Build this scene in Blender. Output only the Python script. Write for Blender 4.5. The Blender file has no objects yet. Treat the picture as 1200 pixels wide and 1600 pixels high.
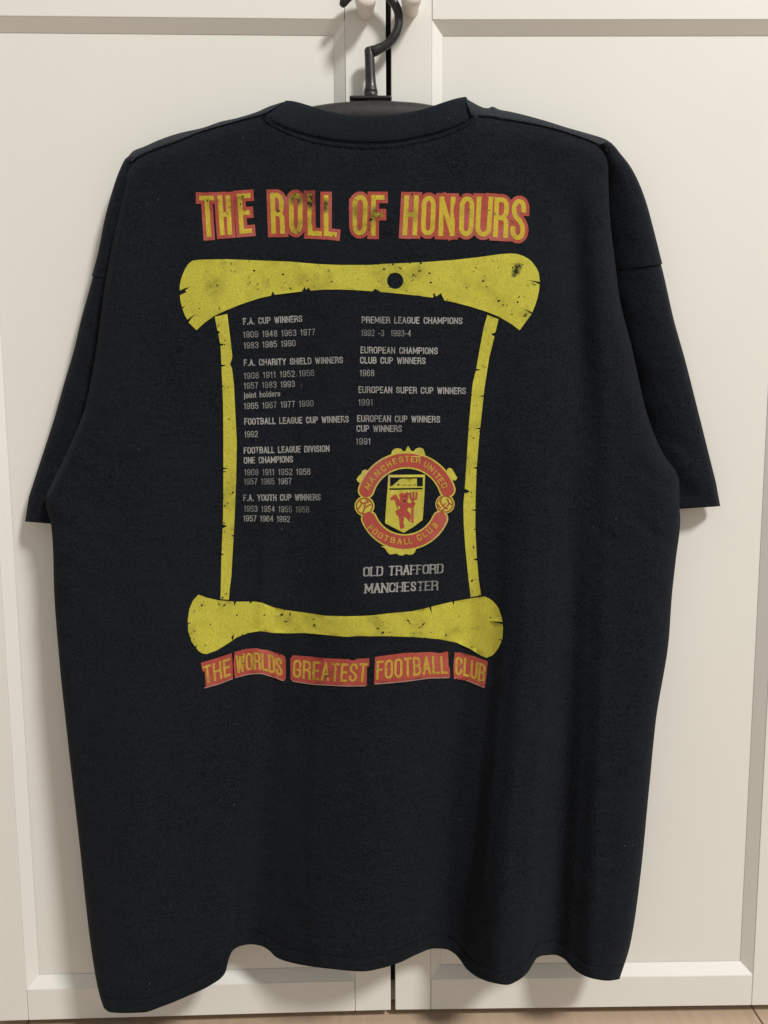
import bpy, bmesh, math, random
import numpy as np
from mathutils import Vector, Matrix
from mathutils.geometry import delaunay_2d_cdt

random.seed(7)
rng = np.random.RandomState(11)
scene = bpy.context.scene
COL = scene.collection

# ------------------------------------------------------------------ camera
F_PX = 1202.0
CX, CD, CZ = -0.01537, 0.82941, 0.64067
PITCH, YAW, ROLL = 0.11132, 0.00977, -0.0058
fw = np.array([math.sin(YAW) * math.cos(PITCH), math.cos(YAW) * math.cos(PITCH), -math.sin(PITCH)])
r0 = np.array([math.cos(YAW), -math.sin(YAW), 0.0])
u0 = np.cross(r0, fw)
cr, sr = math.cos(ROLL), math.sin(ROLL)
RT = cr * r0 + sr * u0
UP = -sr * r0 + cr * u0
CAM = np.array([CX, -CD, CZ])
cam_d = bpy.data.cameras.new('camera')
cam = bpy.data.objects.new('camera', cam_d)
COL.objects.link(cam)
cam.matrix_world = Matrix(((RT[0], UP[0], -fw[0], CAM[0]), (RT[1], UP[1], -fw[1], CAM[1]),
                           (RT[2], UP[2], -fw[2], CAM[2]), (0, 0, 0, 1)))
cam_d.sensor_fit = 'VERTICAL'
cam_d.sensor_height = 32.0
cam_d.lens = 32.0 * F_PX / 1600.0
cam_d.clip_start = 0.02
cam_d.clip_end = 50
scene.camera = cam

# ------------------------------------------------------------------ light
world = bpy.data.worlds.new('World')
scene.world = world
world.use_nodes = True
bg = world.node_tree.nodes['Background']
bg.inputs[0].default_value = (1.0, 0.98, 0.92, 1)
bg.inputs[1].default_value = 0.42


def area_lamp(name, loc, target, size, power, color):
    d = bpy.data.lights.new(name, 'AREA')
    d.shape = 'DISK'
    d.size = size
    d.energy = power
    d.color = color
    o = bpy.data.objects.new(name, d)
    COL.objects.link(o)
    o.location = loc
    o.rotation_euler = (Vector(target) - Vector(loc)).to_track_quat('-Z', 'Y').to_euler()
    return o


area_lamp('ceiling_lamp', (2.80, -3.15, 4.80), (0, 0, 0.55), 0.95, 312, (1.0, 0.98, 0.925))
vs = scene.view_settings
vs.view_transform = 'Standard'
vs.look = 'None'
vs.exposure = 0.0
vs.gamma = 1.0


# ------------------------------------------------------------------ helpers
def ray_pts(px, py, h):
    """photo coordinates + distance off the door plane -> world points (n,3)"""
    px = np.asarray(px, float); py = np.asarray(py, float); h = np.asarray(h, float)
    d = fw[None, :] + ((px - 600) / F_PX)[:, None] * RT[None, :] + ((800 - py) / F_PX)[:, None] * UP[None, :]
    t = (-h - CAM[1]) / d[:, 1]
    return CAM[None, :] + t[:, None] * d


def pt(px, py, h):
    return Vector(ray_pts([px], [py], [h])[0])


def link(name, verts, faces, mats, parent=None, smooth=True, uv=None, fmat=None):
    me = bpy.data.meshes.new(name)
    me.from_pydata([tuple(v) for v in verts], [], [tuple(int(i) for i in f) for f in faces])
    for m in (mats if isinstance(mats, (list, tuple)) else [mats]):
        me.materials.append(m)
    if smooth:
        me.polygons.foreach_set('use_smooth', [True] * len(me.polygons))
    if fmat is not None:
        me.polygons.foreach_set('material_index', fmat)
    if uv is not None:
        l = me.uv_layers.new(name='UVMap')
        vi = np.zeros(len(me.loops), dtype=np.int32)
        me.loops.foreach_get('vertex_index', vi)
        l.data.foreach_set('uv', np.asarray(uv, dtype=np.float32)[vi].ravel())
    me.update()
    o = bpy.data.objects.new(name, me)
    COL.objects.link(o)
    if parent:
        o.parent = parent
    return o


def link_bm(name, bm, mat, parent=None, smooth=False):
    me = bpy.data.meshes.new(name)
    bm.normal_update()
    bm.to_mesh(me)
    bm.free()
    me.materials.append(mat)
    if smooth:
        me.polygons.foreach_set('use_smooth', [True] * len(me.polygons))
    o = bpy.data.objects.new(name, me)
    COL.objects.link(o)
    if parent:
        o.parent = parent
    return o


def empty(name, loc):
    o = bpy.data.objects.new(name, None)
    o.empty_display_size = 0.05
    o.location = loc
    COL.objects.link(o)
    return o


def adopt(parent, *objs):
    """parent objects built in world space to an empty that is not at the origin"""
    for o in objs:
        o.parent = parent
        o.matrix_parent_inverse = Matrix.Translation(parent.location).inverted()


def tag(o, label, cat, kind=None, group=None):
    o['label'] = label
    o['category'] = cat
    if kind: o['kind'] = kind
    if group: o['group'] = group


def curve_pts(pts, n, axis=None, smooth=True):
    """resample a polyline; axis 0/1 = parametrise by that coordinate, None = arc length"""
    p = np.asarray(pts, float)
    if axis is None:
        t = np.concatenate([[0], np.cumsum(np.hypot(*np.diff(p, axis=0).T))])
    else:
        t = np.abs(p[:, axis] - p[0, axis])
    t = t / t[-1]
    s = np.linspace(0, 1, n) if np.isscalar(n) else np.asarray(n)
    out = np.stack([pchip(t, p[:, 0], s), pchip(t, p[:, 1], s)], 1) if smooth else \
        np.stack([np.interp(s, t, p[:, 0]), np.interp(s, t, p[:, 1])], 1)
    return out


def pchip(x, y, xi):
    x = np.asarray(x, float); y = np.asarray(y, float); xi = np.asarray(xi, float)
    h = np.diff(x); d = np.diff(y) / h
    m = np.zeros_like(y)
    for i in range(1, len(x) - 1):
        if d[i - 1] * d[i] > 0:
            w1 = 2 * h[i] + h[i - 1]; w2 = h[i] + 2 * h[i - 1]
            m[i] = (w1 + w2) / (w1 / d[i - 1] + w2 / d[i])
    m[0] = d[0]; m[-1] = d[-1]
    k = np.clip(np.searchsorted(x, xi) - 1, 0, len(x) - 2)
    t = (xi - x[k]) / h[k]
    t2 = t * t; t3 = t2 * t
    return (2 * t3 - 3 * t2 + 1) * y[k] + (t3 - 2 * t2 + t) * h[k] * m[k] + (-2 * t3 + 3 * t2) * y[k + 1] + (t3 - t2) * h[k] * m[k + 1]


def smooth01(x):
    x = np.clip(x, 0, 1)
    return x * x * (3 - 2 * x)


def grid_faces(nr, nc, closed=False, off=0):
    f = []
    for i in range(nr - 1):
        for j in range(nc - (0 if closed else 1)):
            a = i * nc + j; b = i * nc + (j + 1) % nc
            f.append((off + a, off + a + nc, off + b + nc, off + b))
    return f


# ------------------------------------------------------------------ materials
def new_mat(name):
    m = bpy.data.materials.new(name)
    m.use_nodes = True
    nt = m.node_tree
    b = nt.nodes['Principled BSDF']
    return m, nt, b


def N(nt, typ, **kw):
    n = nt.nodes.new(typ)
    for k, v in kw.items():
        if k.startswith('i_'):
            key = k[2:]
            key = int(key) if key.isdigit() else key.replace('_', ' ')
            n.inputs[key].default_value = v
        else:
            setattr(n, k, v)
    return n


def math_n(nt, op, a, b=None, clamp=False):
    n = nt.nodes.new('ShaderNodeMath')
    n.operation = op
    n.use_clamp = clamp
    for i, v in enumerate((a, b)):
        if v is None: continue
        if isinstance(v, (int, float)): n.inputs[i].default_value = v
        else: nt.links.new(v, n.inputs[i])
    return n.outputs[0]


def maprange(nt, val, a, b, c=0.0, d=1.0):
    n = nt.nodes.new('ShaderNodeMapRange')
    n.interpolation_type = 'SMOOTHSTEP'
    nt.links.new(val, n.inputs[0])
    for i, v in zip((1, 2, 3, 4), (a, b, c, d)): n.inputs[i].default_value = v
    return n.outputs[0]


def mixcol(nt, fac, a, b):
    n = nt.nodes.new('ShaderNodeMix')
    n.data_type = 'RGBA'
    if isinstance(fac, (int, float)): n.inputs[0].default_value = fac
    else: nt.links.new(fac, n.inputs[0])
    for i, v in ((6, a), (7, b)):
        if isinstance(v, tuple): n.inputs[i].default_value = v + (1,)
        else: nt.links.new(v, n.inputs[i])
    return n.outputs[2]


def noise(nt, scale, detail=2.0, rough=0.5, vec=None):
    n = N(nt, 'ShaderNodeTexNoise', i_Scale=scale, i_Detail=detail, i_Roughness=rough)
    if vec is not None: nt.links.new(vec, n.inputs['Vector'])
    return n.outputs[0]


def obj_vec(nt, sx=1, sy=1, sz=1):
    tc = N(nt, 'ShaderNodeTexCoord')
    mp = N(nt, 'ShaderNodeMapping')
    nt.links.new(tc.outputs['Object'], mp.inputs[0])
    mp.inputs['Scale'].default_value = (sx, sy, sz)
    return mp.outputs[0]


FAB = (0.0064, 0.0081, 0.0109)


def fabric_nodes(nt, base=FAB, lift=1.0):
    """mottled knit jersey: returns colour socket and bump height socket"""
    v = obj_vec(nt)
    fine = noise(nt, 620, 2, 0.7, v)
    mid = noise(nt, 60, 3, 0.6, v)
    big = noise(nt, 7, 3, 0.55, v)
    knit = noise(nt, 900, 1, 0.5, obj_vec(nt, 1.0, 1.0, 0.32))
    rows = noise(nt, 420, 1, 0.5, obj_vec(nt, 0.12, 0.5, 1.0))
    c = mixcol(nt, maprange(nt, fine, 0.3, 0.7), tuple(x * 0.30 * lift for x in base), tuple(x * 1.95 * lift for x in base))
    faded = tuple(min(1, x * 1.7 * lift) for x in base)
    c = mixcol(nt, maprange(nt, mid, 0.45, 0.8, 0, 0.28), c, faded)
    c = mixcol(nt, maprange(nt, noise(nt, 300, 2, 0.6, obj_vec(nt, 0.10, 0.4, 1.0)), 0.42, 0.75, 0, 0.5), c, faded)
    c = mixcol(nt, maprange(nt, noise(nt, 230, 1, 0.5, v), 0.80, 0.83, 0, 0.5), c, (0.12, 0.12, 0.12))
    c = mixcol(nt, maprange(nt, big, 0.4, 0.75, 0, 0.3), c, faded)
    h = math_n(nt, 'ADD', math_n(nt, 'MULTIPLY', fine, 0.6), math_n(nt, 'ADD', math_n(nt, 'MULTIPLY', knit, 0.7), math_n(nt, 'MULTIPLY', rows, 0.35)))
    return c, h


def fabric_mat(name, base=FAB, lift=1.0, ribs=False):
    m, nt, b = new_mat(name)
    c, h = fabric_nodes(nt, base, lift)
    if ribs:
        uv = N(nt, 'ShaderNodeUVMap')
        w = N(nt, 'ShaderNodeTexWave', i_Scale=13.0, i_Distortion=0.5, i_Detail=1.0)
        w.inputs['Detail Scale'].default_value = 2.0
        w.bands_direction = 'X'
        nt.links.new(uv.outputs[0], w.inputs[0])
        h = math_n(nt, 'ADD', math_n(nt, 'MULTIPLY', h, 0.6), math_n(nt, 'MULTIPLY', w.outputs[0], 1.2))
        c = mixcol(nt, math_n(nt, 'MULTIPLY', w.outputs[0], 0.6), c, tuple(x * 1.9 for x in base))
    nt.links.new(c, b.inputs['Base Color'])
    b.inputs['Roughness'].default_value = 0.95
    b.inputs['Specular IOR Level'].default_value = 0.08
    b.inputs['Sheen Weight'].default_value = 0.03
    b.inputs['Sheen Roughness'].default_value = 0.55
    b.inputs['Sheen Tint'].default_value = (0.75, 0.85, 1.0, 1)
    bp = N(nt, 'ShaderNodeBump', i_Strength=0.55, i_Distance=0.0006)
    nt.links.new(h, bp.inputs['Height'])
    nt.links.new(bp.outputs[0], b.inputs['Normal'])
    return m


def ink_mat(name, color, wear=0.5, smudges=(), tint=None, thin=0.045, fade=0.0):
    """cracked screen-print ink with the black cotton showing through the worn spots"""
    m, nt, b = new_mat(name)
    v = obj_vec(nt)
    fine = noise(nt, 760, 2, 0.7, v)
    spk = noise(nt, 210, 3, 0.65, v)
    grime = noise(nt, 46, 4, 0.6, v)
    knit = noise(nt, 1000, 1, 0.5, obj_vec(nt, 1.0, 1.0, 0.25))
    c0 = tuple(x * 0.80 for x in color)
    c = mixcol(nt, maprange(nt, fine, 0.3, 0.7), c0, tuple(min(1, x * 1.12) for x in color))
    if tint: c = mixcol(nt, maprange(nt, noise(nt, 30, 3, 0.6, v), 0.45, 0.7, 0, 0.8), c, tint)
    holes = maprange(nt, math_n(nt, 'ADD', spk, math_n(nt, 'MULTIPLY', grime, 0.45)), 0.955 - 0.12 * wear, 1.03 - 0.12 * wear)
    dirt = maprange(nt, math_n(nt, 'ADD', grime, math_n(nt, 'MULTIPLY', fine, 0.3)), 0.60, 0.95, 0.0, 0.6 * wear)
    gaps = maprange(nt, math_n(nt, 'ADD', knit, math_n(nt, 'MULTIPLY', fine, 0.4)), 0.66, 0.95, 0.0, thin * 4)
    mask = math_n(nt, 'MAXIMUM', math_n(nt, 'MAXIMUM', holes, dirt), gaps, True)
    if fade:
        mask = math_n(nt, 'MAXIMUM', mask, maprange(nt, noise(nt, 24, 3, 0.65, v), 0.38, 0.66, 0.0, fade), True)
    for (p, r, amt) in smudges:
        d = N(nt, 'ShaderNodeVectorMath', operation='DISTANCE')
        geo = N(nt, 'ShaderNodeNewGeometry')
        nt.links.new(geo.outputs['Position'], d.inputs[0])
        d.inputs[1].default_value = p
        near = maprange(nt, d.outputs['Value'], r * 0.25, r, amt, 0.0)
        rough = maprange(nt, math_n(nt, 'ADD', spk, math_n(nt, 'MULTIPLY', fine, 0.5)), 0.50, 0.80, 0.25, 1.0)
        mask = math_n(nt, 'MAXIMUM', mask, math_n(nt, 'MULTIPLY', near, rough), True)
    c = mixcol(nt, mask, c, FAB)
    nt.links.new(c, b.inputs['Base Color'])
    b.inputs['Roughness'].default_value = 0.75
    b.inputs['Specular IOR Level'].default_value = 0.12
    bp = N(nt, 'ShaderNodeBump', i_Strength=0.35, i_Distance=0.0005)
    nt.links.new(math_n(nt, 'ADD', fine, math_n(nt, 'MULTIPLY', knit, 0.6)), bp.inputs['Height'])
    nt.links.new(bp.outputs[0], b.inputs['Normal'])
    return m


def paint_mat(name, color, rough=0.42):
    m, nt, b = new_mat(name)
    v = obj_vec(nt)
    c = mixcol(nt, maprange(nt, noise(nt, 3.0, 3, 0.6, v), 0.3, 0.7), tuple(x * 0.975 for x in color), color)
    nt.links.new(c, b.inputs['Base Color'])
    b.inputs['Roughness'].default_value = rough
    b.inputs['Specular IOR Level'].default_value = 0.3
    bp = N(nt, 'ShaderNodeBump', i_Strength=0.08, i_Distance=0.0008)
    nt.links.new(math_n(nt, 'ADD', noise(nt, 260, 2, 0.5, v), noise(nt, 30, 2, 0.5, v)), bp.inputs['Height'])
    nt.links.new(bp.outputs[0], b.inputs['Normal'])
    return m


def plastic_mat(name, color, rough):
    m, nt, b = new_mat(name)
    v = obj_vec(nt)
    c = mixcol(nt, maprange(nt, noise(nt, 90, 4, 0.7, v), 0.35, 0.75), color, tuple(x * 1.7 for x in color))
    nt.links.new(c, b.inputs['Base Color'])
    rr = maprange(nt, noise(nt, 160, 3, 0.6, v), 0.3, 0.7, rough - 0.1, rough + 0.12)
    nt.links.new(rr, b.inputs['Roughness'])
    bp = N(nt, 'ShaderNodeBump', i_Strength=0.25, i_Distance=0.0004)
    nt.links.new(noise(nt, 400, 3, 0.6, v), bp.inputs['Height'])
    nt.links.new(bp.outputs[0], b.inputs['Normal'])
    return m


def wood_mat(name):
    m, nt, b = new_mat(name)
    v = obj_vec(nt, 14, 1.2, 1)
    g = noise(nt, 5, 5, 0.6, v)
    c = mixcol(nt, maprange(nt, g, 0.3, 0.7), (0.46, 0.34, 0.245), (0.52, 0.39, 0.285))
    nt.links.new(c, b.inputs['Base Color'])
    b.inputs['Roughness'].default_value = 0.45
    return m


M_DOOR = paint_mat('door_paint', (0.79, 0.783, 0.745))
M_KNOB = paint_mat('knob_paint', (0.78, 0.75, 0.70), 0.35)
M_CARC = paint_mat('carcass_paint', (0.55, 0.52, 0.47), 0.6)
M_DARK = plastic_mat('gap_shade', (0.012, 0.011, 0.010), 0.8)
M_FLOOR = wood_mat('oak_laminate')
M_SEAM = plastic_mat('board_seam', (0.10, 0.065, 0.04), 0.7)
M_FAB = fabric_mat('black_jersey')
M_RIB = fabric_mat('black_rib_knit', ribs=True)
M_TOPLIT = fabric_mat('toplit_jersey', base=(0.0135, 0.0158, 0.0180), lift=1.45)  # paler jersey: light on the upturned shoulder strips is put into the colour
M_THREAD = fabric_mat('black_thread', base=(0.0058, 0.0068, 0.009))
M_HANG = plastic_mat('hanger_plastic', (0.011, 0.011, 0.0115), 0.42)
M_HANG2 = plastic_mat('hanger_body_plastic', (0.015, 0.014, 0.012), 0.5)

# ------------------------------------------------------------------ floor
GAP, W, S, H, B = 0.00543, 0.46, 0.04157, 1.0495, 0.0383
FLOOR_Z = -B - 0.012
fl = []
bm = bmesh.new()
vsq = [bm.verts.new(p) for p in ((-3, -3, FLOOR_Z), (3, -3, FLOOR_Z), (3, 1.2, FLOOR_Z), (-3, 1.2, FLOOR_Z))]
bm.faces.new(vsq)
floor = link_bm('floor', bm, M_FLOOR)
floor['kind'] = 'structure'
bm = bmesh.new()
for x in [pt(42, 1598, 0.0).x + k * 0.855 for k in range(-2, 4)]:
    x0, x1 = x - 0.0007, x + 0.0007
    bm.faces.new([bm.verts.new(p) for p in ((x0, -3, FLOOR_Z + .0008), (x1, -3, FLOOR_Z + .0008), (x1, .5, FLOOR_Z + .0008), (x0, .5, FLOOR_Z + .0008))])
seams = link_bm('floor_seams', bm, M_SEAM)
seams['kind'] = 'structure'

# ------------------------------------------------------------------ wardrobe
T = 0.019          # door thickness
REC = 0.0085       # recess of the panel behind the frame
BW = 0.0115        # width of the sloping bevel


def box(bm, x0, x1, y0, y1, z0, z1):
    v = [bm.verts.new(p) for p in ((x0, y0, z0), (x1, y0, z0), (x1, y1, z0), (x0, y1, z0), (x0, y0, z1), (x1, y0, z1), (x1, y1, z1), (x0, y1, z1))]
    for f in ((0, 1, 5, 4), (1, 2, 6, 5), (2, 3, 7, 6), (3, 0, 4, 7), (4, 5, 6, 7), (3, 2, 1, 0)):
        bm.faces.new([v[i] for i in f])


def door_frame(bm):
    """x from 0 to W, front at y=0, slab reaching back to y=T, two recessed panels"""
    top = 2.02
    spans = [(0.0, H), (H + 0.082, top - 0.06)]
    g = 0.00025
    # stiles
    for (x0, x1, inner) in ((0, S - g, 1), (W - S + g, W, -1)):
        box(bm, x0, x1, 0, T, -B, top)
    # rails
    zs = [-B, spans[0][0], spans[0][1], spans[1][0], spans[1][1], top]
    for k in (0, 2, 4):
        box(bm, S + g, W - S - g, 0, T, zs[k], zs[k + 1])
    # sloping bevels round each panel opening
    e = 0.0004
    for (z0, z1) in spans:
        o = [(S, z0), (W - S, z0), (W - S, z1), (S, z1)]
        i = [(S + BW, z0 + BW), (W - S - BW, z0 + BW), (W - S - BW, z1 - BW), (S + BW, z1 - BW)]
        for k in range(4):
            a, b2 = o[k], o[(k + 1) % 4]
            c, d = i[(k + 1) % 4], i[k]
            bm.faces.new([bm.verts.new(p) for p in ((a[0], e, a[1]), (b2[0], e, b2[1]), (c[0], REC, c[1]), (d[0], REC, d[1]))])
    return spans


def revolve(bm, prof, segs, M):
    rings = []
    for (r, y) in prof:
        if r < 1e-6:
            rings.append([bm.verts.new(M @ Vector((0, y, 0)))])
        else:
            rings.append([bm.verts.new(M @ Vector((r * math.cos(2 * math.pi * k / segs), y, r * math.sin(2 * math.pi * k / segs)))) for k in range(segs)])
    for a, b in zip(rings[:-1], rings[1:]):
        for k in range(segs):
            k2 = (k + 1) % segs
            if len(a) == 1: bm.faces.new([a[0], b[k2], b[k]])
            elif len(b) == 1: bm.faces.new([a[k], a[k2], b[0]])
            else: bm.faces.new([a[k], a[k2], b[k2], b[k]])


wardrobe = empty('wardrobe', (0, 0, FLOOR_Z))
tag(wardrobe, 'white panelled wardrobe with two closed doors and small round knobs behind the black shirt', 'wardrobe')
bm = bmesh.new()
D = 0.56
XW = W + 0.02
box(bm, -XW, -XW + .018, .021, D, FLOOR_Z + .0012, 2.02)
box(bm, XW - .018, XW, .021, D, FLOOR_Z + .0012, 2.02)
box(bm, -XW + .018, XW - .018, D - .01, D, FLOOR_Z + .0012, 2.02)
box(bm, -XW + .018, XW - .018, .021, D - .01, 2.002, 2.02)
box(bm, -XW + .018, XW - .018, .030, D - .01, FLOOR_Z + .0012, -B + .02)
carc = link_bm('carcass', bm, M_CARC)
adopt(wardrobe, carc)
bm = bmesh.new()
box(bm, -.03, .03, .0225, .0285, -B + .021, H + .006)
gap_strip = link_bm('gap_shade_strip', bm, M_DARK)  # added dark strip: the shade in the door gap is put into its colour
adopt(wardrobe, gap_strip)
LY = 0.01989


def build_door(left):
    bm = bmesh.new()
    spans = door_frame(bm)
    bm2 = bmesh.new()
    for (z0, z1) in spans:
        box(bm2, S - .002, W - S + .002, REC + .0004, T - .003, z0 - .002, z1 + .002)
    if left:
        M = Matrix.Translation((-GAP / 2, 0, 0)) @ Matrix.Rotation(LY, 4, 'Z') @ Matrix.Scale(-1, 4, (1, 0, 0))
    else:
        M = Matrix.Translation((GAP / 2, 0, 0))
    for b_ in (bm, bm2):
        bmesh.ops.transform(b_, matrix=M, verts=b_.verts)
        bmesh.ops.recalc_face_normals(b_, faces=b_.faces)
    d = link_bm('door', bm, M_DOOR)
    md = d.modifiers.new('soft_edges', 'BEVEL')
    md.width = 0.0007
    md.segments = 2
    md.limit_method = 'ANGLE'
    md.angle_limit = math.radians(40)
    p = link_bm('door_panel', bm2, M_DOOR)
    adopt(wardrobe, d)
    p.parent = d
    return d


def knob(parent, px, py):
    p = pt(px, py, 0.026)
    M = Matrix.Translation((p.x, 0, p.z))
    bm = bmesh.new()
    prof = [(0, -.0300), (.0055, -.0298), (.0088, -.0288), (.0103, -.0268), (.0106, -.0240), (.0103, -.0205), (.0099, -.0170), (.0095, -.0140), (.0090, -.0095), (.0087, -.0040), (.0088, -.0012), (.0089, .0006)]
    revolve(bm, prof, 40, M)
    bmesh.ops.recalc_face_normals(bm, faces=bm.faces)
    k = link_bm('knob', bm, M_KNOB, parent, smooth=True)
    return p


d_r = build_door(False)
d_l = build_door(True)
KP = knob(d_l, 571, -4)
knob(d_r, 643, -8)

# ------------------------------------------------------------------ shirt outlines (traced) and drape
TOP = [(207, 252), (217, 246), (230, 239), (250, 231), (275, 222), (308, 208), (337, 199), (369, 190), (395, 183.5), (412, 180),
       (432, 194), (459, 205), (494, 215), (534, 221), (573, 223.5), (612, 222), (651, 215.5), (690, 206), (722, 194), (745, 181),
       (780, 186), (820, 192), (850, 198), (880, 206), (904, 214), (927, 223), (947, 236)]
LEFT = [(207, 252), (200, 268), (196, 290), (191, 310), (182, 350), (173, 392), (163, 450), (148, 560), (131, 642), (101, 714), (78, 762), (71, 778), (72, 790), (80, 822),
        (83, 865), (84, 912), (92, 1025), (105, 1150), (122, 1300), (145, 1500), (155, 1553), (162, 1575)]
RIGHT = [(947, 236), (950, 255), (951, 300), (954, 350), (960, 400), (968, 465), (986, 538), (1012, 650), (1027, 690), (1040, 715), (1057, 739), (1061, 752), (1062, 796), (1063, 811),
         (1056, 875), (1050, 930), (1045, 1000), (1025, 1125), (1015, 1225), (1000, 1375), (985, 1475), (968, 1530)]
HEM = [(162, 1575), (171, 1581.5), (192, 1583), (225, 1582), (250, 1574), (292, 1557), (333, 1537), (352, 1520), (358, 1497), (364, 1485), (376, 1478), (392, 1475.5), (408, 1478), (419, 1484),
       (432, 1496), (454, 1504), (485, 1510), (517, 1514), (567, 1518), (596, 1513), (625, 1504), (650, 1492), (679, 1482), (696, 1483), (710, 1490), (719, 1500), (729, 1514), (746, 1527),
       (767, 1535), (792, 1539), (808, 1533), (825, 1519), (833, 1506), (839, 1497), (849, 1493), (866, 1492), (881, 1498), (893, 1511), (911, 1524), (930, 1530), (950, 1532.5), (968, 1530)]

_ly = np.array(LEFT)[:, 1]; _lx = np.array(LEFT)[:, 0]
_ry = np.array(RIGHT)[:, 1]; _rx = np.array(RIGHT)[:, 0]
_tx = np.array(TOP)[:, 0]; _ty = np.array(TOP)[:, 1]
FX = [60, 130, 165, 205, 255, 300, 335, 352, 366, 392, 425, 460, 510, 560, 600, 640, 690, 722, 750, 785, 815, 838, 866, 895, 930, 970, 1100]
FH = [.000, .010, .020, .026, .022, .017, .011, .004, -.010, -.024, -.016, -.003, .012, .018, .016, .004, -.020, -.012, .010, .026, .021, .005, -.014, -.002, .012, .012, .006]


_NG = rng.rand(3, 64, 64)


def vnoise(px, py, sx, sy, k):
    x = np.asarray(px, float) / sx + 3.7 * k; y = np.asarray(py, float) / sy + 1.9 * k
    xi = np.floor(x).astype(int); yi = np.floor(y).astype(int)
    fx_ = x - xi; fy_ = y - yi
    fx_ = fx_ ** 3 * (fx_ * (fx_ * 6 - 15) + 10); fy_ = fy_ ** 3 * (fy_ * (fy_ * 6 - 15) + 10)
    g = _NG[k]
    a = g[yi % 64, xi % 64]; b = g[yi % 64, (xi + 1) % 64]; c = g[(yi + 1) % 64, xi % 64]; d = g[(yi + 1) % 64, (xi + 1) % 64]
    return (a * (1 - fx_) + b * fx_) * (1 - fy_) + (c * (1 - fx_) + d * fx_) * fy_ - 0.5


def wrinkle(px, py):
    w = 0.0026 * vnoise(px + py * .15, py, 95, 210, 0) + 0.0011 * vnoise(px - py * .3, py + px * .2, 36, 70, 1) + 0.00045 * vnoise(px, py, 15, 19, 2)
    # tighter crumpling near the armpits
    near = np.exp(-((px - 120) / 90.0) ** 2 - ((py - 800) / 150.0) ** 2) + np.exp(-((px - 1020) / 90.0) ** 2 - ((py - 800) / 160.0) ** 2)
    w = w + near * 0.0022 * vnoise(px * .6 + py * .8, py * .8 - px * .6, 70, 17, 1)
    return w


def drape(px, py):
    """distance of the shirt's near surface from the door front, metres"""
    px = np.asarray(px, float); py = np.asarray(py, float)
    base = 0.046 + 0.006 * smooth01((py - 250) / 900)
    amp = np.interp(py, [200, 420, 650, 850, 950, 1080, 1250, 1400, 1500, 1600], [0, .03, .11, .30, .46, .63, .82, .97, 1.0, 1.0])
    sh = np.interp(py, [300, 700, 950, 1480, 1600], [-66, -62, -52, 0, 0])
    wgt = np.exp(-((px - 430) / 220.0) ** 2) * 1.0 + 0.85 * np.exp(-((px - 760) / 200.0) ** 2)
    sh = sh * np.clip(wgt, 0, 1)
    f = pchip(FX, FH, np.clip(px + sh, 60, 1100))
    h = base + amp * f
    # belly of the back panel and soft pulls from the shoulder tips
    h = h + 0.006 * np.exp(-((px - 560) / 260.0) ** 2 - ((py - 520) / 420.0) ** 2)
    cv = 893 + (py - 330) * 0.06
    up = smooth01((py - 262) / 90) * (1 - smooth01((py - 470) / 420))
    h = h - 0.0065 * up * np.exp(-((px - cv) / 22.0) ** 2) + 0.003 * up * np.exp(-((px - cv - 36) / 18.0) ** 2)
    cl = 262 - (py - 300) * 0.10
    h = h - 0.002 * up * np.exp(-((px - cl) / 40.0) ** 2)
    # two pulled creases that rise from the hem
    for ys, xs, a, wd in (((600, 950, 1200, 1480), (420, 407, 384, 368), .0100, 9.0), ((600, 950, 1200, 1480), (758, 744, 716, 704), .0042, 13.0),
                          ((700, 950, 1100, 1300), (520, 506, 492, 480), .0025, 7.0), ((600, 950, 1200, 1480), (905, 905, 890, 872), .0022, 14.0)):
        e = px - np.interp(py, ys, xs)
        A = smooth01((py - 640) / 330) * (1 - 0.25 * smooth01((py - 1250) / 250))
        h = h + A * a * np.tanh(e / wd) * 0.5 * np.exp(-(e / 95.0) ** 2)
    # low, broad undulations so that no area is dead flat
    h = h + 0.0011 * np.sin(px * 0.019 + py * 0.004) * np.sin(py * 0.011 + 1.3 + px * 0.003) + 0.0007 * np.sin(px * 0.043 - py * 0.006 + 2.0)
    h = h + wrinkle(px, py)
    # roll back at the side folds
    lx = np.interp(py, _ly, _lx); rx = np.interp(py, _ry, _rx)
    wl = np.interp(py, [250, 420, 800, 1560], [12, 14, 16, 12])
    wr = np.interp(py, [250, 420, 800, 1560], [9, 20, 38, 40])
    for e, w, R in ((px - lx, wl, .018), (rx - px, wr, .022)):
        q = np.clip(1 - e / w, 0, 1)
        R = R * np.interp(py, [235, 300, 420], [.30, .55, 1.0])
        h = h - R * (1 - np.sqrt(np.clip(1 - q * q, 0, 1)))
    # roll back over the shoulders
    ty = np.interp(px, _tx, _ty)
    sh_w = np.where(px < 412, 1.0, np.where(px > 745, 1.0, 0.25))
    q = np.clip(1 - (py - ty) / 30.0, 0, 1)
    h = h - sh_w * 0.008 * q ** 2.2
    tip = np.clip(np.abs(px - 578) / 370.0, 0, 1)
    h = h - 0.010 * tip ** 3 * (1 - smooth01((py - 240) / 260))
    return h


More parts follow.
